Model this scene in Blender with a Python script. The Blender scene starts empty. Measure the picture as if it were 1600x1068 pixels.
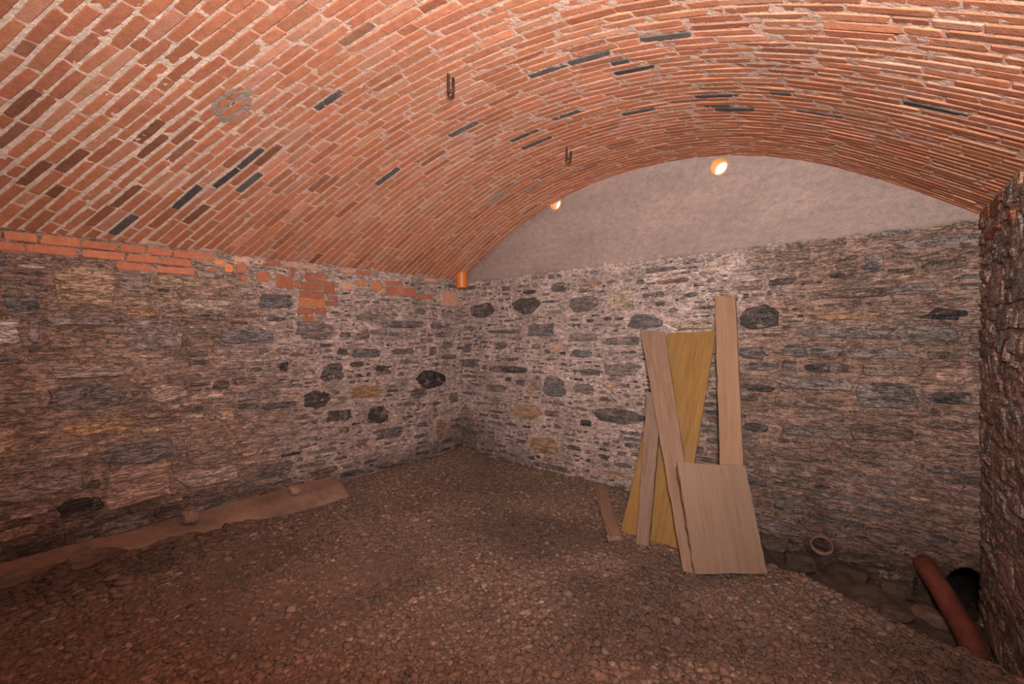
import bpy, math, random
import numpy as np
from mathutils import Matrix, Vector

SC = bpy.context.scene
COL = SC.collection
rng = np.random.default_rng(7)
random.seed(7)

# ------------------------------------------------------------------ camera
F_PX, YAW, PITCH, ROLL = 733.15, math.radians(41.06), math.radians(-0.5286), math.radians(-0.6033)
EYE = np.array([0.0, 0.0, 1.45])
FW = np.array([-math.sin(YAW)*math.cos(PITCH), math.cos(YAW)*math.cos(PITCH), math.sin(PITCH)])
R0 = np.array([math.cos(YAW), math.sin(YAW), 0.0])
U0 = np.cross(R0, FW)
RT = R0*math.cos(ROLL) + U0*math.sin(ROLL)
UP = -R0*math.sin(ROLL) + U0*math.cos(ROLL)
cam_data = bpy.data.cameras.new('camera')
cam_data.sensor_width = 36.0
cam_data.sensor_fit = 'HORIZONTAL'
cam_data.lens = F_PX*36.0/1600.0
cam_data.clip_start = 0.02
cam = bpy.data.objects.new('camera', cam_data)
COL.objects.link(cam)
cam.matrix_world = Matrix(((RT[0], UP[0], -FW[0], EYE[0]), (RT[1], UP[1], -FW[1], EYE[1]),
                           (RT[2], UP[2], -FW[2], EYE[2]), (0, 0, 0, 1)))
SC.camera = cam

# ------------------------------------------------------------------ world (overcast daylight outside the two vent holes)
world = bpy.data.worlds.new('daylight')
SC.world = world
world.use_nodes = True
world.node_tree.nodes['Background'].inputs[0].default_value = (1.0, 0.97, 0.90, 1)
world.node_tree.nodes['Background'].inputs[1].default_value = 1.7

# ------------------------------------------------------------------ lights
def area_lamp(name, loc, target, size, watts, color, spread=180):
    d = bpy.data.lights.new(name, 'AREA')
    d.shape = 'DISK'
    d.size = size
    d.energy = watts
    d.color = color
    d.spread = math.radians(spread)
    o = bpy.data.objects.new(name, d)
    COL.objects.link(o)
    o.location = loc
    o.rotation_euler = (Vector(target) - Vector(loc)).to_track_quat('-Z', 'Y').to_euler()
    return o

# two flash heads on the photographer's tripod: one turned up to the vault, one turned along the room
area_lamp('flash_head', (0.10, -0.10, 1.80), (-0.55, 0.95, 2.95), 0.16, 95.0, (1.0, 0.99, 0.96))
area_lamp('flash_head', (0.22, -0.12, 1.95), (-2.0, 3.0, 2.65), 0.22, 46.0, (1.0, 0.96, 0.91), 116)

vs = SC.view_settings
vs.view_transform = 'Standard'
vs.look = 'None'
vs.gamma = 1.0
vs.use_curve_mapping = False
vs.exposure = 0.28

# ------------------------------------------------------------------ room numbers
XL, YB, ZS, XR, ZP = -4.246, 3.943, 2.156, 0.266, 2.133
FLARE = 0.075
PROF = (0.83, -0.025, 0.034, -0.004)
YF = -2.4

def proj(P):
    P = np.atleast_2d(P) - EYE
    x, y, dd = P @ RT, P @ UP, P @ FW
    dd = np.where(dd < 0.05, 0.05, dd)
    return np.stack([800 + F_PX*x/dd, 534 - F_PX*y/dd], 1), dd

def ray(px, py):
    return FW + ((px - 800)/F_PX)*RT - ((py - 534)/F_PX)*UP

def hit(px, py, axis, val):
    v = ray(px, py)
    return EYE + v*(val - EYE[axis])/v[axis]

def hit_plane(px, py, p0, n):
    v = ray(px, py)
    return EYE + v*(np.dot(np.array(p0) - EYE, n)/np.dot(v, n))

# ------------------------------------------------------------------ numpy noise
_T = np.random.default_rng(99).random((256, 256))

def vnoise(x, y, seed=0):
    x = np.asarray(x, float) + 37.7*seed + 500.0
    y = np.asarray(y, float) + 91.3*seed + 500.0
    xi, yi = np.floor(x).astype(int), np.floor(y).astype(int)
    fx, fy = x - xi, y - yi
    fx, fy = fx*fx*(3 - 2*fx), fy*fy*(3 - 2*fy)
    a, b = _T[xi % 256, yi % 256], _T[(xi + 1) % 256, yi % 256]
    c, e = _T[xi % 256, (yi + 1) % 256], _T[(xi + 1) % 256, (yi + 1) % 256]
    return (a*(1 - fx) + b*fx)*(1 - fy) + (c*(1 - fx) + e*fx)*fy

def fbm(x, y, seed=0, octs=4):
    v, amp, tot = 0.0, 1.0, 0.0
    x, y = np.asarray(x, float), np.asarray(y, float)
    for k in range(octs):
        v = v + amp*vnoise(x*2**k, y*2**k, seed + 5*k)
        tot += amp
        amp *= 0.5
    return v/tot

def sstep(a, b, x):
    t = np.clip((np.asarray(x, float) - a)/(b - a), 0, 1)
    return t*t*(3 - 2*t)

# ------------------------------------------------------------------ materials
def new_mat(name):
    m = bpy.data.materials.new(name)
    m.use_nodes = True
    return m, m.node_tree, m.node_tree.nodes['Principled BSDF']

class NT:
    """a few shorthands for building node trees"""
    def __init__(s, nt):
        s.nt = nt
    def n(s, typ, **kw):
        nd = s.nt.nodes.new(typ)
        for k, v in kw.items():
            setattr(nd, k, v)
        return nd
    def link(s, a, b):
        s.nt.links.new(a, b)
    def noise(s, vec, scale, detail=5, rough=0.6, dist=0.0):
        nd = s.n('ShaderNodeTexNoise')
        nd.inputs['Scale'].default_value = scale
        nd.inputs['Detail'].default_value = detail
        nd.inputs['Roughness'].default_value = rough
        nd.inputs['Distortion'].default_value = dist
        s.link(vec, nd.inputs['Vector'])
        return nd.outputs['Fac']
    def mapping(s, vec, scale):
        nd = s.n('ShaderNodeMapping')
        nd.inputs['Scale'].default_value = scale
        s.link(vec, nd.inputs['Vector'])
        return nd.outputs[0]
    def ramp(s, fac, a, b, va=0.0, vb=1.0):
        nd = s.n('ShaderNodeMapRange', clamp=True)
        nd.inputs[1].default_value, nd.inputs[2].default_value = a, b
        nd.inputs[3].default_value, nd.inputs[4].default_value = va, vb
        s.link(fac, nd.inputs[0])
        return nd.outputs[0]
    def mix(s, fac, a, b, mode='MIX'):
        nd = s.n('ShaderNodeMix', data_type='RGBA', blend_type=mode)
        for sock, val in ((nd.inputs[0], fac), (nd.inputs[6], a), (nd.inputs[7], b)):
            if hasattr(val, 'is_output'):
                s.link(val, sock)
            elif isinstance(val, (int, float)):
                sock.default_value = val
            else:
                sock.default_value = tuple(val) + (1,)
        return nd.outputs[2]
    def gray(s, val):
        nd = s.n('ShaderNodeCombineColor')
        for k in range(3):
            s.link(val, nd.inputs[k])
        return nd.outputs[0]
    def math(s, op, a, b):
        nd = s.n('ShaderNodeMath', operation=op)
        for sock, val in ((nd.inputs[0], a), (nd.inputs[1], b)):
            if hasattr(val, 'is_output'):
                s.link(val, sock)
            else:
                sock.default_value = val
        return nd.outputs[0]
    def bump(s, h, bsdf, strength, dist):
        nd = s.n('ShaderNodeBump')
        nd.inputs['Strength'].default_value = strength
        nd.inputs['Distance'].default_value = dist
        s.link(h, nd.inputs['Height'])
        s.link(nd.outputs[0], bsdf.inputs['Normal'])

def piece_mat(name, grain=(1, 1, 1), gscale=30, contrast=0.35, smear=None, smear_thr=(0.6, 0.7), smear_scale=5.0, bump=0.5, bdist=0.006, rough=0.9, speck=0.0, dust=None, cracks=0.0):
    """colour from the piece's own 'Col', modulated by world-space grain and lime residue"""
    m, nt, bs = new_mat(name)
    t = NT(nt)
    pos = t.n('ShaderNodeNewGeometry').outputs['Position']
    at = t.n('ShaderNodeAttribute', attribute_name='Col').outputs['Color']
    g = t.noise(t.mapping(pos, grain), gscale, 6, 0.65)
    c = t.mix(1.0, at, t.gray(t.ramp(g, 0.25, 0.75, 1 - contrast, 1 + contrast)), 'MULTIPLY')
    if cracks > 0:
        cn = t.noise(t.mapping(pos, (1, 1, 4.5)), 6.5, 7, 0.70, 0.8)
        d1 = t.math('ABSOLUTE', t.math('SUBTRACT', cn, 0.5), 0.0)
        cn2 = t.noise(t.mapping(pos, (1, 1, 3.0)), 17.0, 5, 0.65, 0.5)
        d2 = t.math('ABSOLUTE', t.math('SUBTRACT', cn2, 0.47), 0.0)
        cr = t.math('MULTIPLY', t.ramp(d1, 0.002, 0.022, 1 - cracks, 1), t.ramp(d2, 0.002, 0.020, 1 - 0.7*cracks, 1))
        c = t.mix(1.0, c, t.gray(cr), 'MULTIPLY')
    if dust is not None:
        dn = t.noise(t.mapping(pos, (1, 1, 2.2)), 7.0, 6, 0.68, 0.4)
        c = t.mix(t.ramp(dn, 0.50, 0.70, 0, 0.55), c, dust)
    fine = t.noise(pos, 130.0, 3, 0.6)
    c = t.mix(1.0, c, t.gray(t.ramp(fine, 0.3, 0.7, 0.82, 1.18)), 'MULTIPLY')
    if smear is not None:
        s1 = t.noise(pos, smear_scale, 5, 0.62)
        s2 = t.noise(pos, smear_scale*7, 5, 0.7)
        f = t.math('ADD', t.math('MULTIPLY', s1, 0.62), t.math('MULTIPLY', s2, 0.38))
        c = t.mix(t.ramp(f, smear_thr[0], smear_thr[1], 0, 0.8), c, smear)
    if speck > 0:
        sp = t.noise(pos, 90.0, 2, 0.5)
        c = t.mix(t.ramp(sp, 0.66, 0.72, 0, speck), c, (0.52, 0.33, 0.25))
    nt.links.new(c, bs.inputs['Base Color'])
    bs.inputs['Roughness'].default_value = rough
    bs.inputs['Specular IOR Level'].default_value = 0.25
    h = t.math('ADD', g, t.math('MULTIPLY', fine, 0.35))
    if cracks > 0:
        h = t.math('ADD', h, t.math('MULTIPLY', cr, 0.6))
    t.bump(h, bs, bump, bdist)
    return m

BRICK = piece_mat('brick_clay', gscale=22, contrast=0.22, smear=(0.50, 0.255, 0.175), smear_thr=(0.54, 0.70), smear_scale=1.9, bump=0.6, bdist=0.005, speck=0.5)
JOINT = piece_mat('vault_mortar', gscale=40, contrast=0.25, bump=0.9, bdist=0.010)
STONE = piece_mat('rubble_stone', grain=(1, 1, 6), gscale=9, contrast=0.68, smear=(0.50, 0.36, 0.31), smear_thr=(0.525, 0.62), smear_scale=7.0, bump=1.0, bdist=0.020, dust=(0.33, 0.225, 0.182), cracks=0.36)
LIME = piece_mat('lime_mortar', gscale=26, contrast=0.45, bump=1.0, bdist=0.018, smear=(0.16, 0.10, 0.075), smear_thr=(0.56, 0.66), smear_scale=9.0, cracks=0.28)
PLASTER = piece_mat('cement_render', grain=(1, 1, 1.8), gscale=14, contrast=0.24, bump=0.6, bdist=0.006, smear=(0.15, 0.105, 0.085), smear_thr=(0.58, 0.72), smear_scale=7.0)
EARTH = piece_mat('gravel_bed_earth', gscale=20, contrast=0.4, bump=0.9, bdist=0.012)
PEBBLE = piece_mat('pebble_stone', gscale=30, contrast=0.25, bump=0.4, bdist=0.004)

def wood_mat(name, base, dark, scale, contrast):
    m, nt, bs = new_mat(name)
    t = NT(nt)
    oc = t.n('ShaderNodeTexCoord').outputs['Object']
    g1 = t.noise(t.mapping(oc, (scale, scale, scale*0.055)), 3.0, 6, 0.62, 0.6)
    g2 = t.noise(t.mapping(oc, (scale*6, scale*6, scale*0.2)), 3.0, 4, 0.6)
    blot = t.noise(oc, 4.0, 5, 0.6)
    c = t.mix(t.ramp(g1, 0.35, 0.68), base, dark)
    c = t.mix(1.0, c, t.gray(t.ramp(g2, 0.3, 0.7, 1 - contrast, 1 + contrast)), 'MULTIPLY')
    c = t.mix(t.ramp(blot, 0.52, 0.72, 0, 0.5), c, (0.262, 0.176, 0.131))
    nt.links.new(c, bs.inputs['Base Color'])
    bs.inputs['Roughness'].default_value = 0.8
    bs.inputs['Specular IOR Level'].default_value = 0.25
    t.bump(t.math('ADD', g1, g2), bs, 0.35, 0.003)
    return m

def plain_mat(name, base, rough=0.6, var=0.25, scale=25.0, metal=0.0, bump=0.3):
    m, nt, bs = new_mat(name)
    t = NT(nt)
    pos = t.n('ShaderNodeNewGeometry').outputs['Position']
    g = t.noise(pos, scale, 5, 0.65)
    c = t.mix(1.0, base, t.gray(t.ramp(g, 0.3, 0.7, 1 - var, 1 + var)), 'MULTIPLY')
    nt.links.new(c, bs.inputs['Base Color'])
    bs.inputs['Roughness'].default_value = rough
    bs.inputs['Metallic'].default_value = metal
    t.bump(g, bs, bump, 0.003)
    return m

YELLOW_WOOD = wood_mat('yellow_ply', (0.312, 0.174, 0.056), (0.230, 0.115, 0.033), 12, 0.16)
PINK_WOOD = wood_mat('dusty_pine', (0.287, 0.179, 0.123), (0.213, 0.123, 0.080), 14, 0.14)
WARM_WOOD = wood_mat('planed_pine', (0.328, 0.193, 0.119), (0.271, 0.148, 0.086), 9, 0.10)
PLY_WOOD = wood_mat('faded_ply', (0.271, 0.174, 0.119), (0.217, 0.133, 0.089), 10, 0.10)
GREY_WOOD = wood_mat('grey_pine', (0.238, 0.154, 0.115), (0.164, 0.098, 0.071), 14, 0.16)
OLD_WOOD = wood_mat('old_earthy_wood', (0.30, 0.18, 0.13), (0.20, 0.115, 0.08), 10, 0.2)
ORANGE = plain_mat('orange_plastic', (0.62, 0.165, 0.03), 0.45, 0.08, 12, 0.0, 0.05)
RED_PIPE = plain_mat('red_drain_pipe', (0.125, 0.030, 0.016), 0.85, 0.4, 14, 0.0, 0.2)
CLAY = plain_mat('pink_clay', (0.21, 0.105, 0.078), 0.85, 0.25, 30)
IRON = plain_mat('rusty_iron', (0.050, 0.022, 0.013), 0.7, 0.5, 60, 0.3, 0.6)
VENT = plain_mat('vent_tube_orange', (0.78, 0.33, 0.07), 0.6, 0.08, 12, 0.0, 0.05)

# ------------------------------------------------------------------ mesh helpers
def set_col(me, cols):
    a = me.attributes.new('Col', 'FLOAT_COLOR', 'POINT')
    c = np.ones((len(me.vertices), 4), np.float32)
    c[:, :3] = cols
    a.data.foreach_set('color', c.ravel())

def link_mesh(name, me, parent=None, loc=(0, 0, 0), smooth=False, mat=None):
    if mat is not None:
        me.materials.append(mat)
    if smooth:
        me.polygons.foreach_set('use_smooth', [True]*len(me.polygons))
    o = bpy.data.objects.new(name, me)
    COL.objects.link(o)
    o.location = loc
    if parent is not None:
        o.parent = parent
    return o

def tag(o, label=None, cat=None, group=None, kind=None):
    if label: o['label'] = label
    if cat: o['category'] = cat
    if group: o['group'] = group
    if kind: o['kind'] = kind
    return o

def grid_mesh(name, P, keep=None, cols=None):
    """P: (n, m, 3) array of points -> mesh of quads"""
    n, m = P.shape[:2]
    idx = np.arange(n*m).reshape(n, m)
    q = np.stack([idx[:-1, :-1], idx[1:, :-1], idx[1:, 1:], idx[:-1, 1:]], -1).reshape(-1, 4)
    if keep is not None:
        q = q[keep.reshape(-1)]
    me = bpy.data.meshes.new(name)
    V = P.reshape(-1, 3)
    me.vertices.add(len(V))
    me.vertices.foreach_set('co', V.astype(np.float32).ravel())
    me.loops.add(q.size)
    me.loops.foreach_set('vertex_index', q.ravel().astype(np.int32))
    me.polygons.add(len(q))
    me.polygons.foreach_set('loop_start', np.arange(0, q.size, 4, dtype=np.int32))
    me.polygons.foreach_set('loop_total', np.full(len(q), 4, np.int32))
    me.update(calc_edges=True)
    me.validate()
    if cols is not None:
        set_col(me, cols.reshape(-1, 3))
    return me

class Pieces:
    """collects alike pieces; the largest in view become objects, the rest one 'stuff' mesh"""
    def __init__(s, name, stuff_name, parent, mat, smooth=False):
        s.name, s.stuff_name, s.parent, s.mat, s.smooth = name, stuff_name, parent, mat, smooth
        s.items = []
    def add(s, V, Fc, col):
        s.items.append((np.asarray(V, float), Fc, np.asarray(col, float)))
    def build(s, limit=300, force_stuff_below=0.0):
        sc = []
        for V, Fc, c in s.items:
            p, dd = proj(V)
            if (dd <= 0.06).any():
                sc.append(0.0)
                continue
            lo, hi = p.min(0), p.max(0)
            full = np.prod(hi - lo)
            w = min(hi[0], 1600) - max(lo[0], 0)
            h = min(hi[1], 1068) - max(lo[1], 0)
            vis = max(w, 0)*max(h, 0)
            sc.append(vis if vis > force_stuff_below else 0.0)
        order = np.argsort(-np.array(sc))
        stuff = []
        for rank, i in enumerate(order):
            V, Fc, c = s.items[i]
            if rank < limit and sc[i] > 0:
                o0 = V.mean(0)
                me = bpy.data.meshes.new(s.name)
                me.from_pydata((V - o0).tolist(), [], Fc)
                set_col(me, c)
                link_mesh(s.name, me, s.parent, o0, s.smooth, s.mat)
            else:
                stuff.append(i)
        if stuff:
            VV, FF, CC, off = [], [], [], 0
            for i in stuff:
                V, Fc, c = s.items[i]
                VV.append(V)
                CC.append(np.broadcast_to(c, (len(V), 3)))
                FF += [[k + off for k in f] for f in Fc]
                off += len(V)
            me = bpy.data.meshes.new(s.stuff_name)
            me.from_pydata(np.concatenate(VV).tolist(), [], FF)
            set_col(me, np.concatenate(CC))
            tag(link_mesh(s.stuff_name, me, s.parent, (0, 0, 0), s.smooth, s.mat), kind='stuff')

# ------------------------------------------------------------------ vault
def width(Y):
    return XR + FLARE*(YB - np.asarray(Y, float)) - XL

def vault(u, Y):
    u, Y = np.asarray(u, float), np.asarray(Y, float)
    z = ZS + sum(a*np.sin((k + 1)*np.pi*u) for k, a in enumerate(PROF))
    x = XL + u*width(Y)
    return np.stack(np.broadcast_arrays(x, Y, z), -1)

def vault_frame(u, Y):
    e = 1e-3
    p = vault(u, Y)
    t = vault(u + e, Y) - vault(u - e, Y)
    t /= np.linalg.norm(t)
    b = np.array([0.0, 1.0, 0.0])
    n = np.cross(b, t)
    n /= np.linalg.norm(n)
    if n[2] > 0:
        n = -n
    b = np.cross(n, t)
    b /= np.linalg.norm(b)
    if b[1] < 0: b = -b
    return p, t, b, n

def vault_px(px, py):
    """(u, Y) of the vault point seen at a pixel of the photograph"""
    v = ray(px, py)
    lo = 0.3
    prev = None
    for k in range(1, 4000):
        s_ = lo + k*0.002
        P = EYE + v*s_
        u = (P[0] - XL)/width(P[1])
        if not (0 <= u <= 1):
            break
        zz = vault(u, P[1])[2]
        if P[2] >= zz:
            return float(u), float(P[1])
    return None

ARC_U = np.linspace(0, 1, 401)
Yg = np.concatenate([np.linspace(YF - 0.1, -1.2, 10)[:-1], np.arange(-1.2, YB + 0.03, 0.017)])
Ug = np.linspace(0, 1, 300)
UU, YY = np.meshgrid(Ug, Yg, indexing='ij')
PV = vault(UU, YY)
lump = fbm(UU*230, YY*46, 3, 3)
hollow = fbm(UU*14, YY*4, 4, 3)
off = 0.0004 + 0.0012*sstep(0.45, 0.85, UU) + 0.009*(lump - 0.5) - 0.003*(hollow - 0.5)
PV[..., 2] -= off
PV = np.concatenate([PV[:1] + np.array([-0.12, 0, 0.0]), PV, PV[-1:] + np.array([0.15, 0, 0.0])], 0)
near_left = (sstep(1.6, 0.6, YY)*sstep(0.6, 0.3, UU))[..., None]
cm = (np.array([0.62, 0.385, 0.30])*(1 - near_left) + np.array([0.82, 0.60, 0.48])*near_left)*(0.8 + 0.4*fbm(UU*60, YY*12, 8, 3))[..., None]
cm = np.concatenate([cm[:1], cm, cm[-1:]], 0)
ceiling = link_mesh('ceiling', grid_mesh('ceiling', PV, None, cm), None, (0, 0, 0), True, JOINT)
tag(ceiling, kind='structure')

def brick_geo(p, t, b, n, L, T, h, r, jit=0.0035, depth=0.014):
    a, c = L/2, T/2
    k = min(0.006, c*0.3)
    ring = np.array([(-a + k, -c), (a - k, -c), (a, -c + k), (a, c - k), (a - k, c), (-a + k, c), (-a, c - k), (-a, -c + k)])
    ring = ring + r.normal(0, jit, ring.shape)*np.array([1.3, 0.6])
    tilt_a, tilt_b = r.normal(0, 0.006), r.normal(0, 0.030)
    V = []
    for sc_, hh in ((1.0, -depth), (1.0, h - 0.003), (None, h)):
        rr = ring if sc_ is not None else ring*np.array([(a - 0.004)/a, (c - 0.0045)/c])
        for x, y in rr:
            hv = hh + (tilt_a*x + tilt_b*y if hh > 0 or sc_ is None or hh > -depth else 0)
            V.append(p + t*x + b*y + n*hv)
    Fc = []
    for lv in (0, 8):
        for q in range(8):
            Fc.append([lv + q, lv + (q + 1) % 8, lv + 8 + (q + 1) % 8, lv + 8 + q])
    Fc.append([16 + q for q in range(8)])
    return V, Fc

def brick_color(r):
    v = r.random()
    if v < 0.72:
        c = np.array([0.43, 0.158, 0.085])
    elif v < 0.88:
        c = np.array([0.47, 0.205, 0.130])
    elif v < 0.985:
        c = np.array([0.36, 0.125, 0.068])
    else:
        c = np.array([0.29, 0.115, 0.070])
    return 1.14*c*(1 + r.normal(0, 0.08))*(1 + r.normal(0, 0.022, 3))

dark_spots = []
for px, py in [(905, 94), (1430, 158), (1128, 149), (1145, 161), (1160, 176), (1297, 182), (1030, 66), (835, 108),
               (985, 90), (988, 106), (525, 162), (408, 278), (350, 278), (296, 310), (605, 272), (728, 198),
               (822, 205), (830, 229), (400, 258), (995, 172), (600, 278), (200, 335), (885, 185), (1240, 145)]:
    uy = vault_px(px, py)
    if uy: dark_spots.append(uy)
dark_spots = np.array(dark_spots)
brown_spots = np.array([q for q in (vault_px(px, py) for px, py in [(10, 150), (130, 245), (90, 300), (40, 268), (430, 240), (255, 205), (300, 340), (500, 400), (180, 300), (240, 220)]) if q])
patches_px = [(365, 162, 0.17, 0.10), (785, 300, 0.20, 0.07), (835, 292, 0.14, 0.07), (770, 312, 0.16, 0.06), (826, 337, 0.22, 0.05)]
patches = []
for px, py, la, lb in patches_px:
    uy = vault_px(px, py)
    if uy: patches.append((uy[0], uy[1], la, lb))

br = Pieces('brick', 'vault_brickwork', ceiling, BRICK)
r = np.random.default_rng(11)
# the courses run over the vault on a slant: they start at the left springing and bow towards the end wall
G_U = np.array([0, .1, .2, .3, .4, .5, .6, .7, .76, .82, .9, 1.0])
G_V = np.array([0, .18, .335, .45, .54, .60, .645, .675, .68, .67, .63, .57])
K_C = np.array([-2.4, -1.0, 0.25, 1.62, 3.1, 3.9])
K_V = np.array([2.0, 1.72, 1.36, 0.88, 0.30, 0.03])
_gx = np.linspace(0, 1, 401)
_gs = np.interp(_gx, G_U, G_V)
_gs = np.convolve(np.pad(_gs, 20, mode='reflect', reflect_type='odd'), np.ones(41)/41, 'valid')

def g_of(u): return np.interp(u, _gx, _gs)
def k_of(c): return np.interp(c, K_C, K_V)

yc = -2.3
course = 0
brick_list = []
while yc < YB - 0.03:
    near = float(sstep(1.5, 0.4, yc))
    pitch = 0.071 + 0.006*near + r.normal(0, 0.002)
    kc_ = float(k_of(yc))
    kd = float(k_of(yc + 0.05) - k_of(yc - 0.05))/0.1
    wav = 0.010*(fbm(ARC_U*4, ARC_U*0 + course*0.13, 22, 3) - 0.5)*2 + 0.012*near*(fbm(ARC_U*9, ARC_U*0 + course*0.4, 23, 2) - 0.5)*2
    YC = yc + kc_*g_of(ARC_U) + wav
    pts = vault(ARC_U, YC)
    arc = np.concatenate([[0], np.cumsum(np.linalg.norm(np.diff(pts, axis=0), axis=1))])
    s = -r.random()*0.25
    while s < arc[-1] - 0.02:
        L = r.normal(0.250, 0.012)
        if r.random() < 0.12:
            L *= r.uniform(0.4, 0.6)
        a0, a1 = max(s, 0.004), min(s + L, arc[-1] - 0.004)
        s += L + abs(r.normal(0.0045, 0.0015))
        if a1 - a0 < 0.05:
            continue
        am = (a0 + a1)/2
        um = float(np.interp(am, arc, ARC_U))
        ym = float(np.interp(um, ARC_U, YC)) + r.normal(0, 0.0012)
        if ym > YB - 0.02 or ym < -1.3:
            continue
        ua, ub = np.interp([am - 0.04, am + 0.04], arc, ARC_U)
        ya, yb = np.interp([ua, ub], ARC_U, YC)
        t = vault(ub, yb) - vault(ua, ya)
        t /= np.linalg.norm(t)
        p, t0, b0_, n = vault_frame(um, ym)
        t = t - n*np.dot(t, n)
        t /= np.linalg.norm(t)
        b = np.cross(n, t)
        if b[1] < 0: b = -b
        spacing = pitch*(1 + kd*float(g_of(um)))*abs(np.dot(b, b0_))
        left = float(sstep(0.45, 0.15, um))
        T = spacing - (0.0074 + 0.006*near*left + 0.003*left + 0.002*float(sstep(0.5, 0.9, um))) - abs(r.normal(0, 0.0016))
        T -= 0.012*near*max(0.0, float(vnoise(um*7, course*0.5, 33)) - 0.6)
        T = max(T, 0.026)
        right = float(sstep(0.45, 0.9, um))
        h = 0.0030 + abs(r.normal(0, 0.0012)) + 0.0012*right*r.random()
        brick_list.append([p, t, b, n, a1 - a0, T, h, brick_color(r), um, ym])
    yc += pitch
    course += 1
BU = np.array([[q[8]*width(q[9]), q[9]] for q in brick_list])
for u_, y_ in brown_spots:
    brick_list[int(np.argmin(np.hypot(BU[:, 0] - u_*width(y_), BU[:, 1] - y_)))][7] = np.array([0.24, 0.092, 0.050])
for u_, y_ in dark_spots:
    brick_list[int(np.argmin(np.hypot(BU[:, 0] - u_*width(y_), BU[:, 1] - y_)))][7] = np.array([0.10, 0.080, 0.075])*(1 + r.normal(0, 0.15))
for p, t, b, n, L, T, h, c, um, ym in brick_list:
    V, Fc = brick_geo(p, t, b, n, L, T, h, r, 0.0028)
    br.add(V, Fc, c)
br.build(300)

# grey mortar patches smeared over the bricks
for pu, pY, la, lb in patches:
    nA, nR = 28, 5
    p0, t, b, n = vault_frame(pu, pY)
    V, Fc = [], []
    for j in range(nR):
        rr = (j + 0.3)/(nR - 0.7)
        for i in range(nA):
            a = 2*math.pi*i/nA
            k = rr*(0.75 + 0.5*float(vnoise(math.cos(a)*3 + 9, math.sin(a)*3 + pY*7, 3)))
            du, dy = la*k*math.cos(a)/5.0, lb*k*math.sin(a)
            q = vault(pu + du, pY + dy)
            edge = -0.004 if j == nR - 1 else (0.0048 if rr > 0.55 else 0.0008) + 0.0012*float(vnoise(i*1.7, j*2.1, 6))
            V.append(q + n*edge)
    for j in range(nR - 1):
        for i in range(nA):
            Fc.append([j*nA + i, j*nA + (i + 1) % nA, (j + 1)*nA + (i + 1) % nA, (j + 1)*nA + i])
    V.append(p0 + n*0.0004)
    for i in range(nA):
        Fc.append([i, (i + 1) % nA, nR*nA])
    V = np.array(V)
    c0 = V.mean(0)
    me = bpy.data.meshes.new('mortar_patch')
    me.from_pydata((V - c0).tolist(), [], Fc)
    set_col(me, np.array([0.36, 0.27, 0.225]))
    link_mesh('mortar_patch', me, ceiling, c0, True, JOINT)

# ------------------------------------------------------------------ walls
def stone_geo(org, es, ez, en, s0, s1, z0, z1, h, r, sup=None, dirt=None, n=10, sink=0.03):
    cs, cz = (s0 + s1)/2, (z0 + z1)/2
    a, c = (s1 - s0)/2, (z1 - z0)/2
    p = sup if sup else r.uniform(2.6, 6.5)
    ang0 = r.uniform(0, 2*math.pi/n)
    ring = []
    for k in range(n):
        th = ang0 + 2*math.pi*k/n + r.normal(0, 0.10)
        x = math.copysign(abs(math.cos(th))**(2/p), math.cos(th))
        y = math.copysign(abs(math.sin(th))**(2/p), math.sin(th))
        j = 1 + r.normal(0, 0.10)
        ring.append((x*a*j, y*c*j))
    ring = np.array(ring)
    ta, tb = r.normal(0, 0.05), r.normal(0, 0.12)
    V = []
    def put(rr, hh, rough):
        for x, y in rr:
            d = hh + ta*x*min(1, 0.05/max(a, .01)) + tb*y*min(1, 0.05/max(c, .01)) + r.normal(0, rough)
            V.append(org + es*(cs + x) + ez*(cz + y) + en*d)
    put(ring*1.03, -sink, 0)
    inset = min(0.012, 0.28*min(a, c))
    sh = ring*np.array([(a - inset)/a, (c - inset)/c])
    put(sh, h*0.72, 0.0025)
    put(ring*0.5 + r.normal(0, 0.04, ring.shape)*np.array([a, c]), h, 0.003)
    V.append(org + es*cs + ez*cz + en*(h + r.normal(0, 0.003)))
    Fc = []
    for lv in (0, n):
        for k in range(n):
            Fc.append([lv + k, lv + (k + 1) % n, lv + n + (k + 1) % n, lv + n + k])
    for k in range(n):
        Fc.append([2*n + k, 2*n + (k + 1) % n, 3*n])
    return V, Fc

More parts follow.
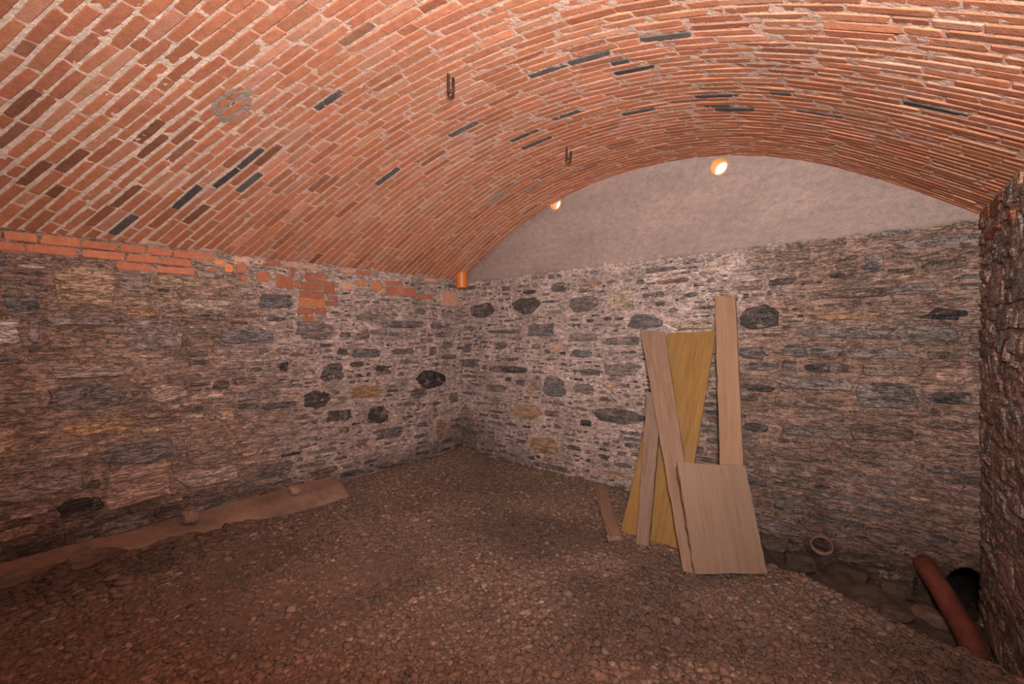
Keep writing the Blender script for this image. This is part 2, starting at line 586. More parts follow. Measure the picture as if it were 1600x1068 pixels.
class Packer:
    def __init__(s, s0, s1, z0, z1, cell=0.01):
        s.s0, s.z0, s.cell = s0, z0, cell
        s.W, s.H = int((s1 - s0)/cell), int((z1 - z0)/cell)
        s.occ = np.zeros((s.H, s.W), bool)
        s.rects = []
    def ij(s, a, b):
        return int(round((a - s.s0)/s.cell)), int(round((b - s.z0)/s.cell))
    def block(s, a0, a1, b0, b1, g=0):
        i0, j0 = s.ij(a0, b0)
        i1, j1 = s.ij(a1, b1)
        s.occ[max(j0 - g, 0):max(j1 + g, 0), max(i0 - g, 0):max(i1 + g, 0)] = True
    def fill(s, sizes, r, gap_at, grow_at):
        """sizes: (tries, wmin, wmax, hmin, hmax)"""
        new = []
        for tries, w0, w1, h0, h1 in sizes:
            for _ in range(tries):
                w, h = int(r.uniform(w0, w1)/s.cell), int(r.uniform(h0, h1)/s.cell)
                w, h = max(w, 2), max(h, 2)
                if w >= s.W - 2 or h >= s.H - 2: continue
                i, j = int(r.integers(0, s.W - w)), int(r.integers(0, s.H - h))
                g = gap_at(s.s0 + (i + w/2)*s.cell, s.z0 + (j + h/2)*s.cell, w*h)
                if g is None: continue
                if s.occ[max(j - g, 0):j + h + g, max(i - g, 0):i + w + g].any():
                    continue
                s.occ[j:j + h, i:i + w] = True
                new.append([i, i + w, j, j + h])
        for k in range(16):
            for q in new:
                i0, i1, j0, j1 = q
                if k >= grow_at(s.s0 + (i0 + i1)/2*s.cell, s.z0 + (j0 + j1)/2*s.cell): continue
                g = 1
                if i1 + g < s.W and not s.occ[j0:j1, i1:i1 + 1 + g].any():
                    s.occ[j0:j1, i1] = True; q[1] += 1
                if i0 - 1 - g >= 0 and not s.occ[j0:j1, i0 - 1 - g:i0].any():
                    s.occ[j0:j1, i0 - 1] = True; q[0] -= 1
                if q[3] + g < s.H and not s.occ[j1:j1 + 1 + g, q[0]:q[1]].any():
                    s.occ[j1, q[0]:q[1]] = True; q[3] += 1
        return [(s.s0 + i0*s.cell, s.s0 + i1*s.cell, s.z0 + j0*s.cell, s.z0 + j1*s.cell) for i0, i1, j0, j1 in new]

PAL = {
    'slate': (0.215, 0.172, 0.160), 'blue': (0.205, 0.180, 0.182), 'dark': (0.115, 0.090, 0.086), 'black': (0.060, 0.049, 0.050),
    'brown': (0.285, 0.190, 0.145), 'tan': (0.47, 0.31, 0.215), 'ochre': (0.50, 0.295, 0.165), 'pale': (0.45, 0.325, 0.27), 'white': (0.62, 0.51, 0.46),
    'pink': (0.44, 0.275, 0.22), 'grey': (0.30, 0.228, 0.200), 'cream': (0.62, 0.455, 0.325), 'lilac': (0.33, 0.245, 0.225),
    'brick': (0.34, 0.120, 0.066), 'orange': (0.52, 0.18, 0.065), 'faded': (0.50, 0.26, 0.175),
}

def wall(name, org, es, en, s_lo, s_hi, z_lo, z_hi, key, sizes, gap_at, grow_at, palette, mcol, mdepth, stain_shade, top, seed, limef, res=0.0125, blocks=(), fine_from=None, fine_to=None):
    """a rubble wall: a mortar sheet with single stones (key stones from the photograph, the rest packed round them)"""
    r = np.random.default_rng(seed)
    org, es, en = np.array(org, float), np.array(es, float), np.array(en, float)
    ez = np.array([0, 0, 1.0])
    a = fine_from if fine_from is not None else s_lo
    b = fine_to if fine_to is not None else s_hi
    sg = np.arange(a, b, res)
    if s_lo < a: sg = np.concatenate([np.linspace(s_lo, a, 12)[:-1], sg])
    sg = np.concatenate([sg, [s_hi]])
    zg = np.concatenate([np.arange(z_lo, z_hi, res), [z_hi]])
    S, Z = np.meshgrid(sg, zg, indexing='ij')
    D = mdepth(S, Z) + 0.018*(fbm(S*38, Z*38, seed, 3) - 0.5) + 0.020*(fbm(S*7, Z*7, seed + 2, 2) - 0.5)
    P = org + es*S[..., None] + ez*Z[..., None] + en*D[..., None]
    cols = mcol(S, Z)*stain_shade(S, Z)[..., None]
    w = link_mesh(name, grid_mesh(name, P, None, cols), None, (0, 0, 0), True, LIME)
    tag(w, kind='structure')
    pk = Packer(s_lo, s_hi, z_lo, z_hi)
    st = Pieces('stone', 'small_stones', w, STONE)
    bk = Pieces('brick', 'small_bricks', w, BRICK)
    for s0, s1, z0, z1, cn, sup in key:
        s0, s1, z0, z1 = min(s0, s1), max(s0, s1), min(z0, z1), max(z0, z1)
        pk.block(s0, s1, z0, z1, 1)
        base = float(mdepth(np.array(s0), np.array(z0)))
        c = np.array(PAL[cn])*(1 + r.normal(0, 0.06))*float(stain_shade(np.array((s0 + s1)/2), np.array((z0 + z1)/2)))
        isb = cn in ('brick', 'orange', 'faded')
        h = base + r.uniform(0.008, 0.012) + (0.010 if (cn in ('tan', 'black', 'cream') or (s1 - s0) > .3) and not isb else 0)
        if isb:
            p = org + es*(s0 + s1)/2 + ez*(z0 + z1)/2
            V, Fc = brick_geo(p, es, ez, en, s1 - s0, z1 - z0, h, r, 0.004, 0.03)
            bk.add(V, Fc, c)
        else:
            V, Fc = stone_geo(org, es, ez, en, s0, s1, z0, z1, h, r, sup, n=13)
            st.add(V, Fc, c)
    for q in blocks:
        pk.block(*q)
    def gap(s, z, area):
        return gap_at(s, z, area) if top(s, z) else None
    for s0, s1, z0, z1 in pk.fill(sizes, r, gap, grow_at):
        cs, cz = (s0 + s1)/2, (z0 + z1)/2
        names, wts = palette(cs, cz)
        cn = names[r.choice(len(names), p=np.array(wts)/sum(wts))]
        base = float(mdepth(np.array(cs), np.array(cz)))
        small = (s1 - s0)*(z1 - z0) < 0.003
        lk = float(limef(cs, cz))
        h = base + (r.uniform(0.004, 0.010) if small else r.uniform(0.006, 0.016))*(1 - lk) + lk*r.uniform(0.0015, 0.007)
        c = np.array(PAL[cn])*(1 + r.normal(0, 0.20))*(1 + r.normal(0, 0.03, 3))*float(stain_shade(np.array(cs), np.array(cz)))
        g = 0.003
        V, Fc = stone_geo(org, es, ez, en, s0 + g, s1 - g, z0 + g, z1 - g, h, r)
        st.add(V, Fc, c)
    st.build(300, 20)
    bk.build(300)
    return w

# ---- left wall, s = Y
def keyL(lst):
    out = []
    for x0, y0, x1, y1, cn, *sup in lst:
        ym, xm = (y0 + y1)/2, (x0 + x1)/2
        A, B = hit(x0, ym, 0, XL + 0.01), hit(x1, ym, 0, XL + 0.01)
        C, D_ = hit(xm, y0, 0, XL + 0.01), hit(xm, y1, 0, XL + 0.01)
        out.append((A[1], B[1], C[2], D_[2], cn, sup[0] if sup else None))
    return out

left_key = keyL([
    (81, 414, 178, 477, 'tan', 7), (182, 426, 238, 455, 'lilac'), (199, 483, 250, 494, 'ochre'), (73, 485, 189, 511, 'grey'),
    (73, 514, 153, 546, 'brown'), (196, 499, 292, 549, 'grey'), (-30, 499, 35, 539, 'white', 5), (3, 458, 66, 494, 'blue'),
    (71, 566, 216, 592, 'pale', 3), (243, 559, 290, 569, 'pale'), (201, 588, 246, 600, 'tan'), (64, 598, 200, 644, 'slate', 2.4),
    (236, 600, 292, 628, 'pale', 2.6), (202, 644, 256, 664, 'brown'), (88, 657, 216, 680, 'ochre', 3), (-40, 668, 25, 717, 'tan', 5),
    (152, 690, 280, 726, 'slate', 4), (85, 778, 166, 808, 'black', 3), (8, 790, 84, 810, 'pale', 2.5), (-20, 742, 131, 783, 'grey', 3),
    (168, 730, 272, 786, 'pink', 9), (280, 734, 371, 758, 'pale'), (401, 723, 459, 748, 'slate'), (296, 672, 375, 726, 'brown', 3.5),
    (343, 641, 367, 661, 'tan', 2.6), (474, 607, 519, 637, 'dark', 2.2), (326, 635, 340, 657, 'brown'), (435, 565, 453, 582, 'dark'),
    (403, 458, 459, 482, 'blue', 4), (341, 512, 432, 538, 'blue'), (548, 543, 597, 559, 'blue', 6), (611, 543, 648, 554, 'slate', 5),
    (648, 480, 667, 492, 'blue'), (609, 499, 660, 512, 'blue'), (672, 541, 685, 556, 'slate', 6), (690, 532, 710, 546, 'grey'),
    (587, 570, 616, 587, 'dark'), (648, 578, 699, 607, 'black', 2.1), (501, 566, 540, 597, 'slate', 2.6), (545, 602, 596, 624, 'ochre', 3.5),
    (511, 639, 552, 659, 'dark'), (574, 634, 608, 664, 'dark', 3), (555, 519, 579, 533, 'grey'), (526, 543, 546, 556, 'slate'),
    (680, 655, 700, 680, 'ochre'), (463, 500, 520, 530, 'lilac'), (560, 512, 600, 524, 'lilac'), (640, 605, 668, 622, 'slate'), (700, 612, 716, 632, 'slate'),
    # the patch of bricks
    (478, 427, 511, 439, 'brick'), (472, 441, 504, 452, 'brick'), (469, 454, 505, 465, 'brick'), (468, 467, 508, 478, 'orange'),
    (468, 480, 488, 491, 'brick'), (493, 480, 511, 491, 'brick'), (512, 461, 527, 468, 'brick'), (510, 470, 528, 478, 'brick'),
    (507, 441, 524, 458, 'brick'), (461, 438, 470, 450, 'brick'), (432, 431, 457, 450, 'brick'), (474, 493, 490, 502, 'brick'), (455, 417, 462, 430, 'brick'),
    (560, 437, 572, 446, 'orange'), (582, 441, 597, 453, 'orange'), (604, 449, 650, 462, 'brick'), (602, 438, 630, 446, 'brick'),
    (653, 460, 676, 467, 'brick'), (691, 456, 715, 478, 'faded'), (403, 424, 422, 440, 'brick'), (530, 443, 556, 452, 'faded'),
    (336, 406, 351, 413, 'orange'), (352, 413, 364, 424, 'orange'), (326, 418, 336, 424, 'brick'), (371, 412, 386, 426, 'brick'), (376, 432, 388, 440, 'brick'),
])
# two courses of brick under the springing
r = np.random.default_rng(5)
for row, (z0, z1) in enumerate(((2.088, 2.142), (2.022, 2.076), (1.962, 2.010))):
    y = -0.75 + 0.11*row
    while y < (1.20, 1.08, 0.98)[row]:
        L = r.uniform(0.14, 0.25)
        if not (row == 2 and (0.22 < y < 0.62 or y < 0.1)):
            left_key.append((y, y + L, z0, z1, 'brick', None))
        y += L + 0.014
y = 1.25
while y < 3.7:
    L = r.uniform(0.12, 0.24)
    if r.random() < 0.55:
        left_key.append((y, y + L, 2.10, 2.142, 'brick' if r.random() < 0.6 else 'faded', None))
    y += L + 0.02

def lime_cover(S, Z):
    """1 where pale lime mortar lies thick (towards the back corner), 0 where the stones stand dry"""
    return sstep(1.25, 2.2, S + 0.5*(fbm(S*2.2, Z*2.2, 41, 3) - 0.5) + 0.25*(Z - 1.2))

def left_mcol(S, Z):
    k = lime_cover(S, Z)[..., None]
    n = fbm(S*5, Z*5, 44, 4)[..., None]
    dry = np.array([0.27, 0.176, 0.136])*(0.6 + 0.8*n)
    lime = np.array([0.56, 0.405, 0.355])*(0.6 + 0.8*n)
    return dry*(1 - k) + lime*k

def left_depth(S, Z):
    k = lime_cover(S, Z)
    return -0.012*(1 - k) - 0.001*k

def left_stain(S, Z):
    foot_dark = sstep(0.42, 0.12, Z + 0.25*(fbm(S*3, Z*3, 47, 3) - 0.5) + 0.05*(S - 1.0))  # damp along the foot of the wall
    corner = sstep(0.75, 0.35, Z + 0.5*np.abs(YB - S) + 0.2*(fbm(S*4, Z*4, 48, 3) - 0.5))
    return (1.55 - 0.55*lime_cover(S, Z))*(1 - 0.55*foot_dark - 0.5*corner*(1 - foot_dark))

def left_gap(s, z, area):
    k = float(lime_cover(s, z))
    return 1 if k < 0.5 else (2 if area > 90 else 1)

def left_grow(s, z):
    return 14 if float(lime_cover(s, z)) < 0.5 else 1

def left_pal(s, z):
    if float(lime_cover(s, z)) < 0.5:
        return ('brown', 'grey', 'slate', 'lilac', 'pale', 'tan', 'dark', 'pink'), (4, 4, 3, 3, 3.0, 2.2, 1.4, 2.6)
    return ('slate', 'blue', 'grey', 'dark', 'brown', 'tan', 'brick', 'pale'), (4, 3, 5, 1.6, 4, 1.6, 0.4, 3)

wall_left = wall('wall_left', (XL, 0, 0), (0, 1, 0), (1, 0, 0), -2.5, YB + 0.02, -0.25, 2.20, left_key,
                 [(500, .26, .46, .08, .15), (2200, .16, .32, .05, .10), (5000, .09, .2, .035, .08), (9000, .05, .11, .02, .045), (9000, .03, .06, .02, .03)],
                 left_gap, left_grow, left_pal, left_mcol, left_depth, left_stain,
                 lambda s, z: -0.75 < s < 3.95 and z < 2.08, 101, lime_cover, fine_from=-0.75)

# ---- back wall, s = X
def keyB(lst):
    out = []
    for x0, y0, x1, y1, cn, *sup in lst:
        ym, xm = (y0 + y1)/2, (x0 + x1)/2
        A, B = hit(x0, ym, 1, YB - 0.01), hit(x1, ym, 1, YB - 0.01)
        C, D_ = hit(xm, y0, 1, YB - 0.01), hit(xm, y1, 1, YB - 0.01)
        out.append((A[0], B[0], C[2], D_[2], cn, sup[0] if sup else None))
    return out

back_key = keyB([
    (734, 473, 773, 496, 'dark', 2.6), (801, 464, 843, 491, 'dark', 2.3), (861, 439, 891, 457, 'slate'), (824, 503, 866, 526, 'blue', 3.5),
    (764, 514, 815, 521, 'slate'), (717, 535, 737, 550, 'blue', 5), (770, 533, 791, 547, 'blue', 5), (861, 538, 875, 545, 'faded'),
    (765, 571, 827, 583, 'dark', 3), (714, 560, 750, 575, 'slate'), (846, 589, 884, 622, 'blue', 3), (803, 592, 821, 604, 'slate', 4),
    (797, 632, 848, 656, 'ochre', 2.5), (791, 659, 809, 667, 'blue'), (827, 681, 875, 710, 'ochre', 3), (820, 605, 833, 615, 'ochre'),
    (889, 461, 934, 488, 'slate', 3), (948, 452, 961, 488, 'cream', 6), (967, 450, 990, 488, 'cream', 6), (1000, 456, 1039, 466, 'slate'),
    (1066, 456, 1090, 465, 'blue', 2.3), (1042, 479, 1062, 493, 'grey', 2.3), (980, 489, 1036, 517, 'blue', 2.6), (1049, 499, 1116, 517, 'cream', 3),
    (1152, 475, 1215, 515, 'dark', 3), (1198, 433, 1243, 446, 'dark'), (1262, 488, 1393, 500, 'ochre', 3), (1223, 537, 1316, 558, 'slate', 4.5),
    (1253, 566, 1334, 583, 'dark', 2.6), (1157, 599, 1208, 613, 'dark', 2.6), (1160, 659, 1203, 678, 'dark', 2.3), (929, 637, 1006, 664, 'slate', 3),
    (944, 566, 1003, 588, 'grey'), (890, 545, 924, 559, 'blue', 4), (1347, 394, 1381, 428, 'slate', 5), (1293, 425, 1320, 435, 'dark'),
    (1441, 480, 1520, 501, 'black', 2.4), (1435, 399, 1516, 424, 'brown', 3), (1438, 611, 1524, 634, 'dark', 3), (1240, 505, 1390, 530, 'grey', 4),
    (1395, 505, 1500, 540, 'grey', 4), (1325, 540, 1420, 562, 'lilac', 4), (1340, 566, 1440, 590, 'brown', 3.5), (1210, 585, 1330, 610, 'grey', 4),
    (1335, 596, 1430, 640, 'slate', 4), (1205, 620, 1320, 640, 'brown', 4), (1010, 640, 1015, 655, 'slate'), (1250, 450, 1400, 466, 'brown', 4), (1390, 440, 1470, 462, 'grey', 3),
    (893, 600, 930, 618, 'grey'), (905, 655, 925, 668, 'dark'), (760, 600, 790, 614, 'grey'), (850, 640, 876, 652, 'brown'), (1155, 540, 1200, 560, 'blue'), (1160, 565, 1215, 580, 'slate'), (885, 520, 935, 534, 'grey'), (940, 525, 1000, 540, 'slate'),
    (1325, 660, 1420, 690, 'brown', 4), (1440, 655, 1520, 675, 'brown', 3), (1220, 665, 1320, 685, 'grey', 4), (1200, 700, 1300, 722, 'brown', 3), (1310, 705, 1440, 735, 'brown', 4),
])

HOLE_C = (0.212, -0.165)
def in_hole(S, Z, k=1.0):
    return ((S - HOLE_C[0])/(0.092*k))**2 + ((Z - HOLE_C[1])/(0.165*k))**2 < 1

def back_lime(S, Z):
    return sstep(-0.75, -1.5, S + 0.6*(fbm(S*2, Z*2, 61, 3) - 0.5) - 0.55*(Z - 1.3))

def back_mcol(S, Z):
    k = back_lime(S, Z)[..., None]
    n = fbm(S*5, Z*6, 64, 4)[..., None]
    dry = np.array([0.36, 0.222, 0.170])*(0.6 + 0.8*n)
    lime = np.array([0.56, 0.405, 0.355])*(0.6 + 0.8*n)
    return dry*(1 - k) + lime*k

def back_depth(S, Z):
    k = back_lime(S, Z)
    h = ((S - HOLE_C[0])/0.092)**2 + ((Z - HOLE_C[1])/0.165)**2
    return -0.010*(1 - k) - 0.001*k - 0.85*sstep(1.25, 0.75, h)

def back_stain_shade(S, Z):
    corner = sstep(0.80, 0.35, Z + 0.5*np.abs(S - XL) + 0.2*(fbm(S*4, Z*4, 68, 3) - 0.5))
    foot_dark = sstep(0.45, 0.05, Z + 0.3*(fbm(S*3, Z*3, 67, 3) - 0.5))*sstep(-1.3, -0.6, S)  # darker low down on the right half
    hl = ((S - HOLE_C[0])/0.092)**2 + ((Z - HOLE_C[1])/0.165)**2  # hole: deep shade painted into the colour of its mouth and inside
    return (1 - 0.75*sstep(1.3, 0.9, hl))*(1 - 0.5*corner - 0.30*foot_dark)*(1 - 0.55*sstep(0.08, -0.10, Z + 0.10*(fbm(S*6, Z*6, 69, 3) - 0.5))*sstep(-0.9, -0.6, S))  # last factor: darker below floor level towards the right

def back_gap(s, z, area):
    if z < 0.06 and s > 0.0: return None
    k = float(back_lime(s, z))
    if k > 0.5:
        return 3 if area > 90 else 1
    return 1

def back_grow(s, z):
    return 1 if float(back_lime(s, z)) > 0.5 else 14

def back_pal(s, z):
    if float(back_lime(s, z)) > 0.5:
        return ('slate', 'blue', 'grey', 'dark', 'brown', 'tan', 'lilac', 'faded'), (4, 2.5, 5, 1.6, 4, 1.6, 4, 0.5)
    return ('brown', 'grey', 'lilac', 'slate', 'pink', 'tan'), (5, 2, 2, 2, 3.5, 1.6)

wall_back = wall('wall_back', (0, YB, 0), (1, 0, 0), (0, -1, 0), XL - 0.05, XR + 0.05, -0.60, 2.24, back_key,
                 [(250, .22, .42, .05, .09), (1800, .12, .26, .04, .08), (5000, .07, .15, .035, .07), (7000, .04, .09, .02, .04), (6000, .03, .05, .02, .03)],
                 back_gap, back_grow, back_pal, back_mcol, back_depth, back_stain_shade,
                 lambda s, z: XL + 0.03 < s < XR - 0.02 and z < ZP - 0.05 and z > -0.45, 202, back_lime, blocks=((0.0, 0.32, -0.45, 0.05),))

# ---- right wall, runs from the back right corner past the camera
rd = np.array([FLARE, -1.0, 0.0]); rd /= np.linalg.norm(rd)
rn = np.array([-1.0, -FLARE, 0.0]); rn /= np.linalg.norm(rn)
def right_mcol(S, Z):
    return np.array([0.36, 0.235, 0.185])*(0.5 + 1.0*fbm(S*6, Z*6, 74, 4))[..., None]
wall_right = wall('wall_right', (XR, YB, 0), rd, rn, -0.05, 6.5, -0.60, 2.24, [],
                  [(120, .2, .34, .12, .22), (500, .12, .24, .08, .15), (1500, .06, .14, .04, .10), (3000, .04, .08, .03, .05)],
                  lambda s, z, a: 1, lambda s, z: 14,
                  lambda s, z: (('brown', 'pink', 'grey', 'slate', 'lilac') if z < 1.95 else ('brick', 'faded', 'brown'), (5, 3, 3, 1, 2) if z < 1.95 else (4, 2, 2)),
                  right_mcol, lambda S, Z: -0.006 + 0*S, lambda S, Z: 1 - 0.3*sstep(0.4, 0.0, Z), lambda s, z: 0.02 < s < 4.6 and z < 2.12, 303, lambda s, z: 0.45, fine_to=4.6, res=0.016)

# ---- wall behind the photographer
Sx, Zx = np.meshgrid(np.linspace(XL - 0.1, 1.1, 60), np.linspace(-0.3, 3.1, 40), indexing='ij')
Pf = np.stack([Sx, np.full_like(Sx, YF) + 0.03*fbm(Sx*4, Zx*4, 81, 3), Zx], -1)
tag(link_mesh('wall_front', grid_mesh('wall_front', Pf, None, np.array([0.33, 0.24, 0.2])*(0.7 + 0.6*fbm(Sx*5, Zx*5, 82, 3))[..., None]), None, (0, 0, 0), True, LIME), kind='structure')

# ------------------------------------------------------------------ cement render in the lunette, with the two vent holes
HR = 0.064
vents = [hit(1123.5, 260.5, 1, YB - 0.012), hit(868, 318, 1, YB - 0.012)]
xs = np.arange(XL - 0.02, XR + 0.03, 0.0125)
zs_ = np.arange(0, 1.0001, 0.0125)
S, Q = np.meshgrid(xs, zs_, indexing='ij')
low = ZP - 0.02 + 0.035*(fbm(S*4, S*0 + 3, 91, 4) - 0.5) + 0.03*(fbm(S*30, S*0 + 5, 92, 2) - 0.5)
Z = low + Q*0.86
D = 0.010 + 0.006*(fbm(S*5, Z*5, 93, 3) - 0.5) + 0.004*(fbm(S*40, Z*40, 94, 2) - 0.5)
D = np.where(Q < 0.001, -0.02, D)
D = np.where((Q > 0.001) & (Q < 0.02), D - 0.004, D)
P = np.stack([S, YB - D, Z], -1)
inside = np.zeros(S.shape, bool)
for v in vents:
    dx, dz = P[..., 0] - v[0], P[..., 2] - v[2]
    rr = np.hypot(dx, dz)
    m_ = rr < HR
    k = np.where(m_, HR/np.maximum(rr, 1e-4), 1)
    inside |= m_
    P[..., 0] = np.where(m_, v[0] + dx*k, P[..., 0])
    P[..., 2] = np.where(m_, v[2] + dz*k, P[..., 2])
allin = inside[:-1, :-1] & inside[1:, :-1] & inside[1:, 1:] & inside[:-1, 1:]
pc = np.array([0.305, 0.215, 0.185])*(0.82 + 0.36*fbm(S*2.2, Z*6, 95, 4))[..., None]
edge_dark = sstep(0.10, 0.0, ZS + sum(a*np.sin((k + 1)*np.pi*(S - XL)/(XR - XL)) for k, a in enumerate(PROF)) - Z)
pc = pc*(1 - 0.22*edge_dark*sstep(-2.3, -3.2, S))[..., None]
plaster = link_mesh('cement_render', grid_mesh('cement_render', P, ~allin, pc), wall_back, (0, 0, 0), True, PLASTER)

def ring_tube(name, rings, mat, parent=None, n=32, loc=(0, 0, 0), smooth=True, close=False):
    """rings: list of (centre, axis_u, axis_v, radius)"""
    V, Fc = [], []
    for c, u, v, rad in rings:
        for i in range(n):
            a = 2*math.pi*i/n
            V.append(np.array(c) + np.array(u)*math.cos(a)*rad + np.array(v)*math.sin(a)*rad)
    for j in range(len(rings) - 1):
        for i in range(n):
            Fc.append([j*n + i, j*n + (i + 1) % n, (j + 1)*n + (i + 1) % n, (j + 1)*n + i])
    if close:
        Fc.append(list(range(n))[::-1])
        Fc.append([(len(rings) - 1)*n + i for i in range(n)])
    V = np.array(V) - np.array(loc)
    me = bpy.data.meshes.new(name)
    me.from_pydata(V.tolist(), [], Fc)
    return link_mesh(name, me, parent, loc, smooth, mat)

ux, uz = (1, 0, 0), (0, 0, 1)
for v, lab in zip(vents, ('bright round vent opening under the crown of the vault, lined with an orange tube',
                          'smaller looking round vent opening with an orange tube, low on the arch beside the vault')):
    c = np.array([v[0], YB, v[2]])
    def yv(d): return (c[0], YB + d, c[2])
    o = ring_tube('vent_tube', [(yv(-0.006), ux, uz, HR + 0.004), (yv(-0.016), ux, uz, HR + 0.002), (yv(-0.016), ux, uz, HR - 0.004), (yv(0.092), ux, uz, HR - 0.004), (yv(0.092), ux, uz, HR + 0.004), (yv(-0.006), ux, uz, HR + 0.004)], VENT, None, 40, c)
    tag(o, lab, 'vent', 'vent holes in the end wall')

# ------------------------------------------------------------------ floor
edge_px = [(1195, 885), (1250, 899), (1300, 925), (1380, 968), (1450, 1000), (1530, 1030), (1592, 1064)]
EDGE = np.array([hit(px, py, 2, 0.0)[:2] for px, py in edge_px])
EX = np.concatenate([[-1.35, -0.95], EDGE[:, 0], [0.60]])
EY = np.concatenate([[4.4, 3.62], EDGE[:, 1], [2.55]])

def floor_z(X, Y):
    X, Y = np.asarray(X, float), np.asarray(Y, float)
    z = 0.020*(fbm(X*1.6, Y*1.6, 51, 3) - 0.5)
    # bank of soil against the left wall
    dl = X - XL
    z = z + 0.075*sstep(0.55, 0.05, dl)*sstep(2.0, 2.6, Y)
    z = z + (0.055*sstep(0.95, 0.45, dl) + 0.09*sstep(1.0, 0.5, dl)*(fbm(X*7, Y*7, 53, 4) - 0.5))*sstep(1.9, 0.9, Y)
    z = z + 0.05*sstep(0.5, 0.1, YB - Y)*sstep(-1.6, -2.4, X)
    e = np.interp(X, EX, EY)
    d_ = Y - e
    z = z - 0.21*sstep(0.0, 0.38, d_)*sstep(-1.15, -0.45, X) - 0.12*sstep(0.2, 0.5, d_)*sstep(-0.2, 0.1, X)
    z = z + 0.05*sstep(0.02, 0.3, d_)*(fbm(X*9, Y*9, 55, 3) - 0.5)*2
    return z

gx = np.concatenate([np.arange(XL - 0.12, 0.75, 0.022), [1.2]])
gy = np.concatenate([np.linspace(YF - 0.1, 0.0, 14)[:-1], np.arange(0.0, YB + 0.06, 0.022)])
X, Y = np.meshgrid(gx, gy, indexing='ij')
Z = floor_z(X, Y) + 0.008*(fbm(X*30, Y*30, 57, 2) - 0.5)
base = np.array([0.170, 0.114, 0.086])*(0.65 + 0.7*fbm(X*2.3, Y*2.3, 58, 4))[..., None]
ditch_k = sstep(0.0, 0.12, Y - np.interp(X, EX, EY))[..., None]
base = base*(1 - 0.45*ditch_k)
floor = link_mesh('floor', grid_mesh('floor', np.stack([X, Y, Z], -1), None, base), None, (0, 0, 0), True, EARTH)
tag(floor, kind='structure')

# icosahedron used for pebbles and rocks
ph = (1 + 5**0.5)/2
ICO_V = np.array([(-1, ph, 0), (1, ph, 0), (-1, -ph, 0), (1, -ph, 0), (0, -1, ph), (0, 1, ph), (0, -1, -ph), (0, 1, -ph), (ph, 0, -1), (ph, 0, 1), (-ph, 0, -1), (-ph, 0, 1)], float)
ICO_V /= np.linalg.norm(ICO_V[0])
ICO_F = np.array([(0, 11, 5), (0, 5, 1), (0, 1, 7), (0, 7, 10), (0, 10, 11), (1, 5, 9), (5, 11, 4), (11, 10, 2), (10, 7, 6), (7, 1, 8), (3, 9, 4), (3, 4, 2), (3, 2, 6), (3, 6, 8), (3, 8, 9), (4, 9, 5), (2, 4, 11), (6, 2, 10), (8, 6, 7), (9, 8, 1)])

def pebble_cloud(N, seed):
    r = np.random.default_rng(seed)
    x = r.uniform(XL + 0.03, 0.62, N)
    y = r.uniform(-0.6, YB - 0.03, N)
    dep = (np.stack([x, y, np.zeros(N)], 1) - EYE) @ FW
    e = np.interp(x, EX, EY)
    far = sstep(3.6, 5.2, dep)
    in_kerb = (x < XL + 0.30) & (y < 2.3)
    keep = (dep > 1.25) & (y < e + 0.03 + r.normal(0, 0.03, N)) & ~in_kerb & (r.random(N) > 0.45*far) & (x < XR + FLARE*(YB - y) - 0.03)
    # thinner where bare soil shows
    bare = sstep(0.60, 0.70, fbm(x*1.3, y*1.3, 59, 3))
    keep &= r.random(N) > 0.6*bare
    x, y = x[keep], y[keep]
    n = len(x)
    rad = np.clip(r.lognormal(math.log(0.0135), 0.33, n), 0.007, 0.032)
    rough = sstep(0.95, 0.5, x - XL)*sstep(2.0, 1.0, y)
    rad *= 1 + 1.6*rough*r.random(n)**2
    sx, sy, sz = rad*r.uniform(0.8, 1.3, n), rad*r.uniform(0.7, 1.1, n), rad*r.uniform(0.30, 0.50, n)
    V = np.repeat(ICO_V[None], n, 0)*(1 + r.normal(0, 0.13, (n, 12, 1)))
    V *= np.stack([sx, sy, sz], 1)[:, None]
    # tilt, then turn
    tx, ty, tz = r.normal(0, 0.18, n), r.normal(0, 0.18, n), r.uniform(0, 6.283, n)
    def rot(V, a, i, j):
        c, s_ = np.cos(a)[:, None], np.sin(a)[:, None]
        A, B = V[..., i].copy(), V[..., j].copy()
        V[..., i], V[..., j] = A*c - B*s_, A*s_ + B*c
    rot(V, tx, 1, 2); rot(V, ty, 0, 2); rot(V, tz, 0, 1)
    z = floor_z(x, y) + sz*0.15 + r.uniform(-0.003, 0.003, n)
    C = np.stack([x, y, z], 1)
    kind = r.random(n)
    col = np.where(kind[:, None] < 0.5, np.array([0.225, 0.135, 0.098]), np.where(kind[:, None] < 0.75, np.array([0.205, 0.135, 0.105]), np.where(kind[:, None] < 0.93, np.array([0.265, 0.150, 0.100]), np.array([0.34, 0.23, 0.18]))))
    col = col*np.array([0.82, 0.88, 0.90])*(1 + r.normal(0, 0.15, (n, 1)))
    patch = 0.72 + 0.56*fbm(x*1.5, y*1.5, 60, 4)
    dark = 1 - 0.40*sstep(0.53, 0.66, fbm(x*0.9 + 3, y*0.9, 62, 3))
    col = col*(patch*dark)[:, None]
    return V, C, rad, col

